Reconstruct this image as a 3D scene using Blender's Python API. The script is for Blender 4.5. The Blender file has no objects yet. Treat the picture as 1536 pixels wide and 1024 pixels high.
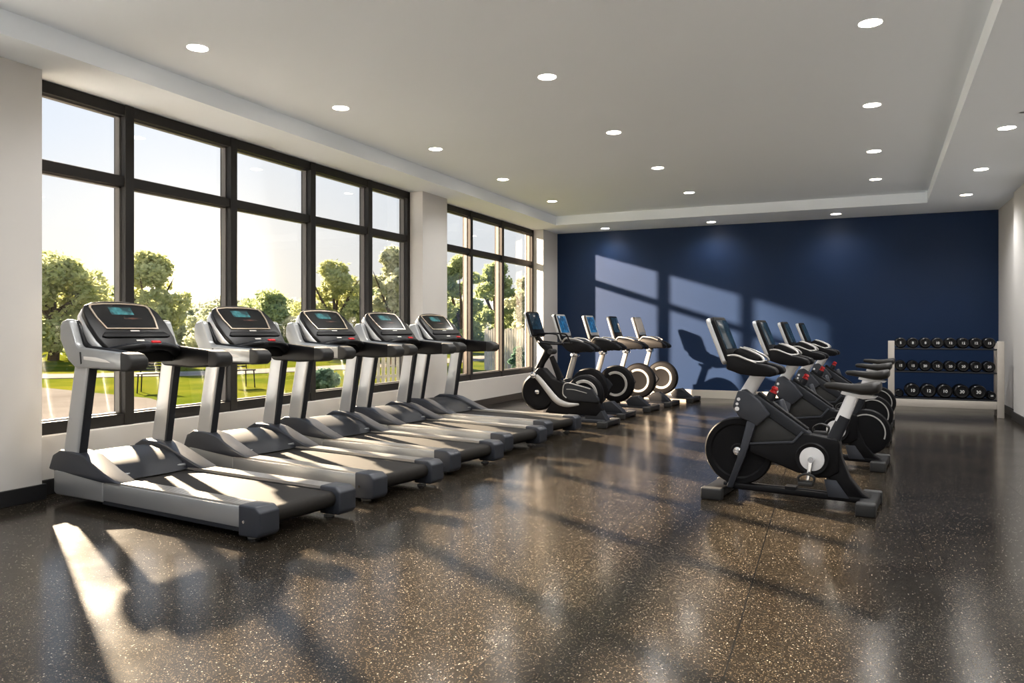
import bpy, bmesh, math, random
from math import radians as RAD, sin, cos, pi
from mathutils import Vector, Matrix, Euler

random.seed(7)
S = bpy.context.scene
COL = S.collection

# ------------------------------------------------------------------ helpers
def append(bm, tmp):
    me = bpy.data.meshes.new('t'); tmp.to_mesh(me); tmp.free(); bm.from_mesh(me); bpy.data.meshes.remove(me)

def BM(): return bmesh.new()

def bevel_all(t, b, seg=2, ang=25):
    if b <= 0: return
    es = [e for e in t.edges if len(e.link_faces) == 2 and e.calc_face_angle(0) > RAD(ang)]
    bmesh.ops.bevel(t, geom=es, offset=b, segments=seg, affect='EDGES', profile=0.5, clamp_overlap=True)

def box(bm, x0, x1, y0, y1, z0, z1, b=0.004, seg=2, M=None):
    t = bmesh.new(); bmesh.ops.create_cube(t, size=1)
    for v in t.verts:
        v.co = Vector((x0 + (v.co.x + .5) * (x1 - x0), y0 + (v.co.y + .5) * (y1 - y0), z0 + (v.co.z + .5) * (z1 - z0)))
    bevel_all(t, b, seg)
    if M is not None: t.transform(M)
    append(bm, t); return bm

def prism(bm, pts, y0, y1, b=0.006, seg=2, M=None, taper=None, ang=25):
    """outline in the x-z plane pushed along y; taper(x, z, y) may move vertices"""
    t = bmesh.new()
    n = len(pts)
    a = [t.verts.new((p[0], y0, p[1])) for p in pts]
    c = [t.verts.new((p[0], y1, p[1])) for p in pts]
    t.faces.new(a); t.faces.new(c[::-1])
    for i in range(n):
        t.faces.new([a[i], c[i], c[(i + 1) % n], a[(i + 1) % n]])
    bmesh.ops.recalc_face_normals(t, faces=t.faces[:])
    bevel_all(t, b, seg, ang)
    if taper:
        for v in t.verts: v.co = Vector(taper(*v.co))
    if M is not None: t.transform(M)
    append(bm, t); return bm

def loft(bm, rings, cap=True):
    t = bmesh.new(); R = [[t.verts.new(p) for p in r] for r in rings]; n = len(R[0])
    for i in range(len(R) - 1):
        for j in range(n):
            t.faces.new([R[i][j], R[i][(j + 1) % n], R[i + 1][(j + 1) % n], R[i + 1][j]])
    if cap:
        t.faces.new(R[0][::-1]); t.faces.new(R[-1])
    bmesh.ops.recalc_face_normals(t, faces=t.faces[:])
    append(bm, t); return bm

def catmull(P, k=6):
    if len(P) < 3: return P
    out = []
    Q = [P[0]] + list(P) + [P[-1]]
    for i in range(1, len(Q) - 2):
        a, b, c, d = Q[i - 1], Q[i], Q[i + 1], Q[i + 2]
        for s in range(k):
            t = s / k
            out.append(.5 * ((2 * b) + (c - a) * t + (2 * a - 5 * b + 4 * c - d) * t * t + (3 * b - a - 3 * c + d) * t ** 3))
    out.append(Q[-2]); return out

def tube(bm, pts, r, n=12, flat=1.0, smooth=True, up=(0, 1, 0), sq=1.0):
    """swept tube; r number or list; flat scales the radius along `up`-ish side; sq<1 gives a boxier section"""
    P = [Vector(p) for p in pts]
    rs = r if isinstance(r, (list, tuple)) else [r] * len(P)
    if smooth and len(P) > 2:
        PP = catmull([Vector((p.x, p.y, p.z)) for p in P]); rr = []
        for i in range(len(P) - 1):
            for s in range(6): rr.append(rs[i] + (rs[i + 1] - rs[i]) * s / 6)
        rr.append(rs[-1]); P, rs = PP, rr
    rings = []
    U = Vector(up)
    for i, p in enumerate(P):
        T = (P[min(i + 1, len(P) - 1)] - P[max(i - 1, 0)]).normalized()
        B = T.cross(U)
        if B.length < 1e-4: B = T.cross(Vector((1, 0, .1)))
        B.normalize(); N = B.cross(T).normalized()
        ring = []
        for k in range(n):
            a = 2 * pi * k / n + pi / n
            ca, sa = cos(a), sin(a)
            if sq != 1.0:
                ca = math.copysign(abs(ca) ** sq, ca); sa = math.copysign(abs(sa) ** sq, sa)
            ring.append(p + B * ca * rs[i] + N * sa * rs[i] * flat)
        rings.append(ring)
    return loft(bm, rings)

def lathe(bm, prof, n=32, M=None, a0=0, a1=2 * pi):
    """profile (r, h) turned round the local y axis (h along y)"""
    t = bmesh.new(); full = abs(a1 - a0 - 2 * pi) < 1e-6
    m = n if full else n + 1
    R = []
    for k in range(m):
        a = a0 + (a1 - a0) * k / n
        R.append([t.verts.new((r * cos(a), h, r * sin(a))) for r, h in prof])
    for k in range(n):
        A, B = R[k], R[(k + 1) % m]
        for j in range(len(prof) - 1):
            f = [A[j], A[j + 1], B[j + 1], B[j]]
            t.faces.new(f)
    bmesh.ops.remove_doubles(t, verts=t.verts[:], dist=1e-6)
    bmesh.ops.recalc_face_normals(t, faces=t.faces[:])
    if M is not None: t.transform(M)
    append(bm, t); return bm

def T(x, y, z): return Matrix.Translation((x, y, z))
def RY(a): return Matrix.Rotation(a, 4, 'Y')
def RX(a): return Matrix.Rotation(a, 4, 'X')
def RZ(a): return Matrix.Rotation(a, 4, 'Z')

def obj(name, bm, mat, parent=None, smooth=True, kind=None, label=None, ang=32):
    me = bpy.data.meshes.new(name)
    if isinstance(bm, bpy.types.Mesh): me = bm
    else: bm.to_mesh(me); bm.free()
    me.materials.clear(); me.materials.append(mat)
    if smooth:
        for p in me.polygons: p.use_smooth = True
        me.set_sharp_from_angle(angle=RAD(ang))
    o = bpy.data.objects.new(name, me); COL.objects.link(o)
    if parent is not None: o.parent = parent
    if kind: o['kind'] = kind
    if label: o['label'] = label
    return o

def thing(name, label, cat, loc=(0, 0, 0), rz=0, group=None):
    o = bpy.data.objects.new(name, None); COL.objects.link(o)
    o.empty_display_size = .2
    o.location = loc; o.rotation_euler = (0, 0, rz)
    o['label'] = label; o['category'] = cat
    if group: o['group'] = group
    return o

def tag(o, label, cat, group=None, kind=None):
    o['label'] = label; o['category'] = cat
    if group: o['group'] = group
    if kind: o['kind'] = kind
    return o

CH = {}
def children(o): return [c for c in bpy.data.objects if c.parent == o]
def copy_tree(o, parent=None):
    kids = children(o)
    c = o.copy(); COL.objects.link(c); c.parent = parent
    for k in kids: copy_tree(k, c)
    return c

# ------------------------------------------------------------------ materials
def mat(name, col, rough=.5, metal=0.0, spec=.5, emit=None, es=0, coat=0, coat_r=.1, noise=None, bump=None):
    m = bpy.data.materials.new(name); m.use_nodes = True
    nt = m.node_tree; b = nt.nodes['Principled BSDF']
    b.inputs['Base Color'].default_value = (*col, 1); b.inputs['Roughness'].default_value = rough
    b.inputs['Metallic'].default_value = metal; b.inputs['Specular IOR Level'].default_value = spec
    b.inputs['Coat Weight'].default_value = coat; b.inputs['Coat Roughness'].default_value = coat_r
    if emit: b.inputs['Emission Color'].default_value = (*emit, 1); b.inputs['Emission Strength'].default_value = es
    tc = nt.nodes.new('ShaderNodeTexCoord')
    if noise:       # (scale, amount): gentle mottling of the base colour and gloss
        n = nt.nodes.new('ShaderNodeTexNoise'); n.inputs['Scale'].default_value = noise[0]; n.inputs['Detail'].default_value = 5
        nt.links.new(tc.outputs['Object'], n.inputs['Vector'])
        mx = nt.nodes.new('ShaderNodeMix'); mx.data_type = 'RGBA'
        k = noise[1]
        mx.inputs[6].default_value = (*[c * (1 - k) for c in col], 1); mx.inputs[7].default_value = (*[min(1, c * (1 + k)) for c in col], 1)
        nt.links.new(n.outputs['Fac'], mx.inputs[0]); nt.links.new(mx.outputs[2], b.inputs['Base Color'])
    if bump:        # (scale, strength)
        n = nt.nodes.new('ShaderNodeTexNoise'); n.inputs['Scale'].default_value = bump[0]; n.inputs['Detail'].default_value = 3
        nt.links.new(tc.outputs['Object'], n.inputs['Vector'])
        bp = nt.nodes.new('ShaderNodeBump'); bp.inputs['Strength'].default_value = bump[1]; bp.inputs['Distance'].default_value = .002
        nt.links.new(n.outputs['Fac'], bp.inputs['Height']); nt.links.new(bp.outputs['Normal'], b.inputs['Normal'])
    return m

M = {}
M['wall'] = mat('white wall paint', (.61, .595, .575), .75, spec=.25, noise=(1.2, .02), bump=(220, .05))
M['ceil'] = mat('ceiling paint', (.86, .915, .98), .8, spec=.2, noise=(.6, .02))
M['blue'] = mat('navy wall paint', (.0068, .023, .070), .5, spec=.22, noise=(1.5, .10), bump=(160, .08))
M['skirt_w'] = mat('cream skirting', (.66, .61, .53), .5)
M['skirt_b'] = mat('black rubber skirting', (.012, .012, .013), .45)
M['frame'] = mat('bronze window frame', (.014, .013, .012), .5, spec=.25)
M['silver'] = mat('silver grey paint', (.36, .37, .375), .34, metal=.6, noise=(9, .03))
M['silver_d'] = mat('satin silver shell', (.50, .51, .52), .32, metal=.55)
M['rail'] = mat('brushed aluminium', (.50, .48, .45), .3, metal=.75, noise=(40, .06))
M['dgrey'] = mat('slate plastic', (.018, .020, .025), .5, spec=.25)
M['dgrey2'] = mat('blue grey plastic', (.040, .044, .054), .36, metal=.25, spec=.35)
M['black'] = mat('black plastic', (.005, .005, .006), .45, spec=.16, bump=(300, .05))
M['blackgl'] = mat('gloss black plastic', (.004, .004, .005), .38, spec=.22)
M['rubber'] = mat('black rubber', (.014, .014, .014), .6, bump=(400, .1))
M['belt'] = mat('running belt', (.020, .018, .016), .65, spec=.15, noise=(60, .25), bump=(500, .15))
M['screen'] = mat('dark display glass', (.006, .007, .009), .15, spec=.4)
M['lightgrey'] = mat('pale grey trim', (.48, .47, .45), .35, metal=.3)
M['white'] = mat('white alloy', (.74, .74, .75), .35, metal=.15)
M['chrome'] = mat('chrome', (.75, .75, .76), .12, metal=1)
M['red'] = mat('red plastic', (.42, .008, .010), .35)
M['key_glow'] = mat('red safety key', (.42, .006, .010), .35, emit=(1, .03, .03), es=.12)  # faint glow put into the key, which is no lamp
M['leather'] = mat('black vinyl saddle', (.014, .013, .012), .45, spec=.35, bump=(250, .12))
M['bezel'] = mat('champagne bezel', (.62, .52, .42), .28, metal=.8)
M['badge'] = mat('pale badge', (.75, .72, .68), .35)
M['rack'] = mat('rack grey paint', (.50, .46, .41), .5, noise=(14, .04))
M['number'] = mat('white print', (.75, .75, .75), .5)
M['iron'] = mat('black urethane', (.004, .004, .005), .25, spec=.35)
M['wheel'] = mat('flywheel cover', (.007, .007, .008), .5, spec=.10)
M['bead'] = mat('satin glazing bead', (.11, .10, .09), .4, spec=.4)
M['tan'] = mat('pale console back', (.60, .53, .45), .45)

def screen_mat(name, c1, c2, es):
    m = bpy.data.materials.new(name); m.use_nodes = True
    nt = m.node_tree; b = nt.nodes['Principled BSDF']
    tc = nt.nodes.new('ShaderNodeTexCoord'); n = nt.nodes.new('ShaderNodeTexNoise'); n.inputs['Scale'].default_value = 16; n.inputs['Detail'].default_value = 2
    r = nt.nodes.new('ShaderNodeValToRGB'); r.color_ramp.elements[0].position = .38; r.color_ramp.elements[1].position = .68
    r.color_ramp.elements[0].color = (*c1, 1); r.color_ramp.elements[1].color = (*c2, 1)
    nt.links.new(tc.outputs['Object'], n.inputs['Vector']); nt.links.new(n.outputs['Fac'], r.inputs[0])
    nt.links.new(r.outputs[0], b.inputs['Emission Color']); b.inputs['Emission Strength'].default_value = es
    b.inputs['Base Color'].default_value = (.01, .012, .014, 1); b.inputs['Roughness'].default_value = .15
    return m
M['teal'] = screen_mat('teal display picture', (.012, .05, .055), (.09, .42, .44), .55)
M['amber'] = screen_mat('dim orange readout', (.02, .01, .008), (.30, .13, .08), .4)
M['bluescreen'] = screen_mat('blue display', (.004, .02, .05), (.015, .12, .26), .8)
M['dimscreen'] = screen_mat('dim display', (.003, .008, .014), (.01, .035, .055), .6)

def floor_mat():
    m = bpy.data.materials.new('speckled rubber floor'); m.use_nodes = True
    nt = m.node_tree; L = nt.links; b = nt.nodes['Principled BSDF']
    tc = nt.nodes.new('ShaderNodeTexCoord')
    mp = nt.nodes.new('ShaderNodeMapping'); mp.inputs['Rotation'].default_value = (0, 0, RAD(90 - 2.0))
    L.new(tc.outputs['Object'], mp.inputs['Vector'])
    # tile grid
    br = nt.nodes.new('ShaderNodeTexBrick')
    br.inputs['Scale'].default_value = 1; br.inputs['Brick Width'].default_value = 1.75; br.inputs['Row Height'].default_value = .88
    br.inputs['Mortar Size'].default_value = .0034; br.inputs['Mortar Smooth'].default_value = .1; br.offset = .5
    br.inputs['Color1'].default_value = (0, 0, 0, 1); br.inputs['Color2'].default_value = (1, 1, 1, 1)
    off = nt.nodes.new('ShaderNodeVectorMath'); off.operation = 'ADD'; off.inputs[1].default_value = (0.3, .36, 0)
    L.new(mp.outputs[0], off.inputs[0]); L.new(off.outputs[0], br.inputs['Vector'])
    # flecks
    def vor(scale, lo, hi, seedoff):
        o2 = nt.nodes.new('ShaderNodeVectorMath'); o2.operation = 'ADD'; o2.inputs[1].default_value = (seedoff, seedoff * 1.7, 0)
        L.new(tc.outputs['Object'], o2.inputs[0])
        v = nt.nodes.new('ShaderNodeTexVoronoi'); v.inputs['Scale'].default_value = scale
        L.new(o2.outputs[0], v.inputs['Vector'])
        sep = nt.nodes.new('ShaderNodeSeparateColor'); L.new(v.outputs['Color'], sep.inputs[0])
        pick = nt.nodes.new('ShaderNodeMath'); pick.operation = 'GREATER_THAN'; pick.inputs[1].default_value = lo
        L.new(sep.outputs[0], pick.inputs[0])
        sm = nt.nodes.new('ShaderNodeMath'); sm.operation = 'LESS_THAN'; sm.inputs[1].default_value = hi
        L.new(v.outputs['Distance'], sm.inputs[0])
        mu = nt.nodes.new('ShaderNodeMath'); mu.operation = 'MULTIPLY'; L.new(pick.outputs[0], mu.inputs[0]); L.new(sm.outputs[0], mu.inputs[1])
        return mu, sep
    f1, s1 = vor(160, .68, .42, 0); f2, s2 = vor(100, .91, .30, 3.3)
    n = nt.nodes.new('ShaderNodeTexNoise'); n.inputs['Scale'].default_value = 55; n.inputs['Detail'].default_value = 8; n.inputs['Roughness'].default_value = .75
    L.new(tc.outputs['Object'], n.inputs['Vector'])
    big = nt.nodes.new('ShaderNodeTexNoise'); big.inputs['Scale'].default_value = 1.3; big.inputs['Detail'].default_value = 4
    L.new(tc.outputs['Object'], big.inputs['Vector'])
    r = nt.nodes.new('ShaderNodeValToRGB'); r.color_ramp.elements[0].position = .35; r.color_ramp.elements[1].position = .68
    r.color_ramp.elements[0].color = (.0050, .0044, .0038, 1); r.color_ramp.elements[1].color = (.030, .0235, .0165, 1)
    L.new(n.outputs['Fac'], r.inputs[0])
    def mix(a, bcol, fac, blend='MIX'):
        x = nt.nodes.new('ShaderNodeMix'); x.data_type = 'RGBA'; x.blend_type = blend
        if hasattr(fac, 'links'): L.new(fac, x.inputs[0])
        else: x.inputs[0].default_value = fac
        L.new(a, x.inputs[6])
        if isinstance(bcol, tuple): x.inputs[7].default_value = bcol
        else: L.new(bcol, x.inputs[7])
        return x.outputs[2]
    c = mix(r.outputs[0], (.10, .077, .052, 1), f1.outputs[0])
    c = mix(c, (.34, .30, .24, 1), f2.outputs[0])
    # tile-to-tile tone
    tone = nt.nodes.new('ShaderNodeMapRange'); tone.inputs['To Min'].default_value = .86; tone.inputs['To Max'].default_value = 1.12
    L.new(br.outputs['Color'], tone.inputs['Value'])
    cmb = nt.nodes.new('ShaderNodeVectorMath'); cmb.operation = 'SCALE'
    L.new(c, cmb.inputs[0]); L.new(tone.outputs[0], cmb.inputs['Scale'])
    c = mix(cmb.outputs[0], (.006, .006, .006, 1), br.outputs['Fac'])
    L.new(c, b.inputs['Base Color'])
    rr = nt.nodes.new('ShaderNodeMapRange'); rr.inputs['From Min'].default_value = .3; rr.inputs['From Max'].default_value = .7
    rr.inputs['To Min'].default_value = .12; rr.inputs['To Max'].default_value = .20
    L.new(big.outputs['Fac'], rr.inputs['Value']); L.new(rr.outputs[0], b.inputs['Roughness'])
    b.inputs['Specular IOR Level'].default_value = .26
    bp = nt.nodes.new('ShaderNodeBump'); bp.inputs['Strength'].default_value = .06; bp.inputs['Distance'].default_value = .003
    L.new(n.outputs['Fac'], bp.inputs['Height'])
    bp2 = nt.nodes.new('ShaderNodeBump'); bp2.inputs['Strength'].default_value = .5; bp2.inputs['Distance'].default_value = .002; bp2.invert = True
    L.new(br.outputs['Fac'], bp2.inputs['Height']); L.new(bp.outputs[0], bp2.inputs['Normal'])
    L.new(bp2.outputs[0], b.inputs['Normal'])
    return m
M['floor'] = floor_mat()

def glass_mat():
    m = bpy.data.materials.new('window glass'); m.use_nodes = True
    nt = m.node_tree; nt.nodes.remove(nt.nodes['Principled BSDF']); out = nt.nodes['Material Output']
    t = nt.nodes.new('ShaderNodeBsdfTransparent'); t.inputs[0].default_value = (.97, .985, .98, 1)
    g = nt.nodes.new('ShaderNodeBsdfGlossy'); g.inputs['Roughness'].default_value = .02
    lw = nt.nodes.new('ShaderNodeLayerWeight'); lw.inputs['Blend'].default_value = .25
    mr = nt.nodes.new('ShaderNodeMapRange'); mr.inputs['To Min'].default_value = .02; mr.inputs['To Max'].default_value = .16
    nt.links.new(lw.outputs['Fresnel'], mr.inputs['Value'])
    x = nt.nodes.new('ShaderNodeMixShader'); nt.links.new(mr.outputs[0], x.inputs[0]); nt.links.new(t.outputs[0], x.inputs[1]); nt.links.new(g.outputs[0], x.inputs[2])
    nt.links.new(x.outputs[0], out.inputs[0]); return m
M['glass'] = glass_mat()

def two_tone(name, c1, c2, scale, rough=.9, c3=None):
    m = bpy.data.materials.new(name); m.use_nodes = True
    nt = m.node_tree; b = nt.nodes['Principled BSDF']; b.inputs['Roughness'].default_value = rough; b.inputs['Specular IOR Level'].default_value = 0.0
    tc = nt.nodes.new('ShaderNodeTexCoord'); n = nt.nodes.new('ShaderNodeTexNoise'); n.inputs['Scale'].default_value = scale; n.inputs['Detail'].default_value = 6
    r = nt.nodes.new('ShaderNodeValToRGB'); r.color_ramp.elements[0].position = .35; r.color_ramp.elements[1].position = .65
    r.color_ramp.elements[0].color = (*c1, 1); r.color_ramp.elements[1].color = (*c2, 1)
    nt.links.new(tc.outputs['Object'], n.inputs['Vector']); nt.links.new(n.outputs['Fac'], r.inputs[0]); nt.links.new(r.outputs[0], b.inputs['Base Color'])
    return m
M['grass'] = two_tone('lawn', (.055, .078, .008), (.115, .118, .015), .5)
M['road'] = two_tone('pale road', (.20, .185, .17), (.26, .24, .22), .8)
M['concrete'] = two_tone('pale concrete', (.70, .76, .84), (.76, .82, .90), .6)  # bright cool tone chosen for the added ground that bounces light
M['patio'] = two_tone('concrete patio', (.125, .115, .105), (.16, .148, .138), .7)
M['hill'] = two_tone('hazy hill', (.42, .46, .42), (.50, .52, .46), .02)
M['bark'] = two_tone('bark', (.07, .05, .035), (.15, .11, .08), 4)
M['fencewood'] = two_tone('weathered pale fence', (.45, .42, .38), (.6, .57, .52), 3)
def leaf(name, c1, c2):  # haze is put into the leaf colours, paled and desaturated
    m = bpy.data.materials.new(name); m.use_nodes = True
    nt = m.node_tree; out = nt.nodes['Material Output']; nt.nodes.remove(nt.nodes['Principled BSDF'])
    tc = nt.nodes.new('ShaderNodeTexCoord'); n = nt.nodes.new('ShaderNodeTexNoise'); n.inputs['Scale'].default_value = 1.4; n.inputs['Detail'].default_value = 5
    r = nt.nodes.new('ShaderNodeValToRGB'); r.color_ramp.elements[0].position = .35; r.color_ramp.elements[1].position = .65
    r.color_ramp.elements[0].color = (*c1, 1); r.color_ramp.elements[1].color = (*c2, 1)
    nt.links.new(tc.outputs['Object'], n.inputs['Vector']); nt.links.new(n.outputs['Fac'], r.inputs[0])
    d = nt.nodes.new('ShaderNodeBsdfDiffuse'); t = nt.nodes.new('ShaderNodeBsdfTranslucent')
    nt.links.new(r.outputs[0], d.inputs[0]); nt.links.new(r.outputs[0], t.inputs[0])
    x = nt.nodes.new('ShaderNodeMixShader'); x.inputs[0].default_value = .5
    nt.links.new(d.outputs[0], x.inputs[1]); nt.links.new(t.outputs[0], x.inputs[2]); nt.links.new(x.outputs[0], out.inputs[0]); return m
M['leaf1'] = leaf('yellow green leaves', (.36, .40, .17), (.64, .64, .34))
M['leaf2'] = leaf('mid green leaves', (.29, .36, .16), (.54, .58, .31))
M['leaf3'] = leaf('hazed green leaves', (.40, .43, .28), (.62, .63, .46))
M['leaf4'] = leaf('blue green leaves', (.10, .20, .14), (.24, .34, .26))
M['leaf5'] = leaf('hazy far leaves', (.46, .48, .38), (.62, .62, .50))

# ------------------------------------------------------------------ room shell
WX, PX = -6.02, -5.72          # window plane, pier face
YB, XR, YN = 14.9, 2.1, -3.2   # back wall, right wall, near wall
ZS, ZT = 3.3, 3.47             # soffit and tray heights
def struct(name, bm, m, parent=None, smooth=False):
    o = obj(name, bm, m, parent, smooth=smooth)
    if parent is None: o['kind'] = 'structure'
    return o
b = BM(); box(b, -6.35, 2.3, YN - .2, YB + .2, -.1, 0, 0); struct('floor', b, M['floor'])
b = BM(); box(b, -6.35, 2.35, YB, YB + .2, 0, ZS + .4, 0); struct('wall_back', b, M['blue'])
b = BM(); box(b, XR, XR + .2, YN, YB, 0, ZS + .4, 0); box(b, XR - .06, XR + .05, YN, 13.15, 0, ZS + .4, .003); struct('wall_right', b, M['wall'])
b = BM()
box(b, -6.35, -5.5, YN - .2, YN, 0, ZS + .4, 0); box(b, 1.7, 2.3, YN - .2, YN, 0, ZS + .4, 0); box(b, -5.5, 1.7, YN - .2, YN, ZS - .1, ZS + .4, 0); box(b, -5.5, 1.7, YN - .2, YN, 0, .1, 0)
struct('wall_near', b, M['wall'])
NF = f = BM(); NG = g = BM()
for k in range(7):
    x = -5.5 + 7.2 * k / 6; box(f, x - .04, x + .04, YN - .14, YN - .04, .1, ZS - .1, .003)
for z in (.14, 2.5, ZS - .14): box(f, -5.5, 1.7, YN - .14, YN - .04, z - .04, z + .04, .003)
w4 = bpy.data.objects.new('added_fill_window', None); COL.objects.link(w4); w4['kind'] = 'structure'  # unseen glazing added behind the camera to let in fill light
box(g, -5.5, 1.7, YN - .093, YN - .087, .1, ZS - .1, 0)

# window wall: piers, lower walls, lintel
WIN = [(-2.6, 3.0), (3.55, 9.5), (10.22, 14.12)]
ZSILL = .46
b = BM()
yy = [YN] + [v for w in WIN for v in w] + [YB]
for i in range(0, len(yy), 2):
    y0, y1 = yy[i], yy[i + 1]
    if i == 2: y0, y1 = 3.0, 3.87
    box(b, -6.12, PX, y0, y1, 0, ZS + .02, .004)
for w in WIN:
    box(b, -6.12, -5.86, w[0] - .02, w[1] + .02, 0, ZSILL, .004)
box(b, -6.14, WX - .04, YN, YB, ZS - .01, ZS + .4, 0)
struct('wall_left', b, M['wall'])
# ceiling: tray and soffits
TX0, TX1, TY0, TY1 = -5.27, .78, YN + .8, 13.65
b = BM()
box(b, TX0 - .02, 1.3, TY0 - .1, TY1 + .02, ZT, ZT + .1, 0)
box(b, -6.15, TX0, YN, YB, ZS, ZT + .1, .0)
box(b, TX0, 2.2, TY1, YB, ZS, ZT + .1, .0)
t = bmesh.new()
q = [(.60, YN), (2.2, YN), (2.2, TY1), (.97, TY1)]
a = [t.verts.new((x, y, ZS)) for x, y in q]; c = [t.verts.new((x, y, ZT + .1)) for x, y in q]
t.faces.new(a); t.faces.new(c)
for i in range(4): t.faces.new([a[i], a[(i + 1) % 4], c[(i + 1) % 4], c[i]])
bmesh.ops.recalc_face_normals(t, faces=t.faces[:]); append(b, t)
box(b, TX0, .65, YN, TY0, ZS, ZT + .1, 0)
struct('ceiling', b, M['ceil'])
# skirtings
b = BM(); box(b, PX, .45, YB - .025, YB, .0, .155, .004); box(b, .45, XR, YB - .025, YB, 0, .155, .004); struct('baseboard_back', b, M['skirt_w'])
b = BM(); box(b, XR - .085, XR - .06, YN, 13.17, 0, .12, .004); box(b, XR - .025, XR, 13.15, YB - .03, 0, .12, .004); box(b, XR - .085, XR - .0, 13.15, 13.175, 0, .12, .002); struct('baseboard_right', b, M['skirt_b'])
b = BM()
box(b, PX, PX + .022, 3.0, 3.892, 0, .12, .004); box(b, PX, PX + .022, 9.48, 10.24, 0, .12, .004); box(b, PX, PX + .022, 14.1, YB - .03, 0, .12, .004)
box(b, -5.86, PX, 3.87, 3.892, 0, .12, .002)
for w in WIN: box(b, -5.86, -5.838, w[0], w[1], 0, .12, .004)
box(b, PX, PX + .022, YN, -2.6, 0, .12, .004)
struct('baseboard_left', b, M['skirt_b'])

def window(name, y0, y1, mull, far_jamb=True):
    w = bpy.data.objects.new(name, None); COL.objects.link(w); w['kind'] = 'structure'; w.location = (WX, (y0 + y1) / 2, ZSILL)
    def P(n, bm, m, sm=False):
        o = obj(n, bm, m, w, smooth=sm); o.matrix_parent_inverse = w.matrix_basis.inverted(); return o
    f = BM(); x0, x1 = WX - .05, WX + .09
    box(f, x0, x1, y0, y1, ZSILL, ZSILL + .10, .004); box(f, x0, x1, y0, y1, ZS - .10, ZS - .005, .004)
    box(f, x0, x1 - .01, y0, y1, 2.575, 2.665, .004)
    box(f, x0, x1, y0, y0 + .07, ZSILL, ZS - .005, .004); box(f, x0, x1, y1 - .07, y1, ZSILL, ZS - .005, .004)
    for m_ in mull: box(f, x0, x1 + .01, m_ - .045, m_ + .045, ZSILL, ZS - .005, .004)
    P('window_frame', f, M['frame'])
    ys = [y0 + .07] + [v for m_ in mull for v in (m_ - .045, m_ + .045)] + [y1 - .07]
    s = BM()   # slim pale glazing beads round every pane
    for i in range(0, len(ys), 2):
        for z0, z1 in ((ZSILL + .10, 2.575), (2.665, ZS - .10)):
            g = .012
            for bb in ((ys[i], ys[i] + g, z0, z1), (ys[i + 1] - g, ys[i + 1], z0, z1), (ys[i], ys[i + 1], z0, z0 + g), (ys[i], ys[i + 1], z1 - g, z1)):
                box(s, WX - .02, WX + .035, bb[0], bb[1], bb[2], bb[3], 0)
    P('glazing_bead', s, M['bead'])
    g = BM()
    for i in range(0, len(ys), 2):
        for z0, z1 in ((ZSILL + .10, 2.575), (2.665, ZS - .10)):
            box(g, WX - .003, WX + .003, ys[i], ys[i + 1], z0, z1, 0)
    P('glass', g, M['glass'])
obj('window_frame', NF, M['frame'], w4, smooth=False); obj('glass', NG, M['glass'], w4, smooth=False)
window('window_1', 3.55, 9.5, [4.81, 6.06, 7.33, 8.50])
window('window_2', 10.22, 14.12, [11.42, 12.66])
window('window_3', -2.6, 3.0, [-1.4, 0, 1.2, 2.2])

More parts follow.
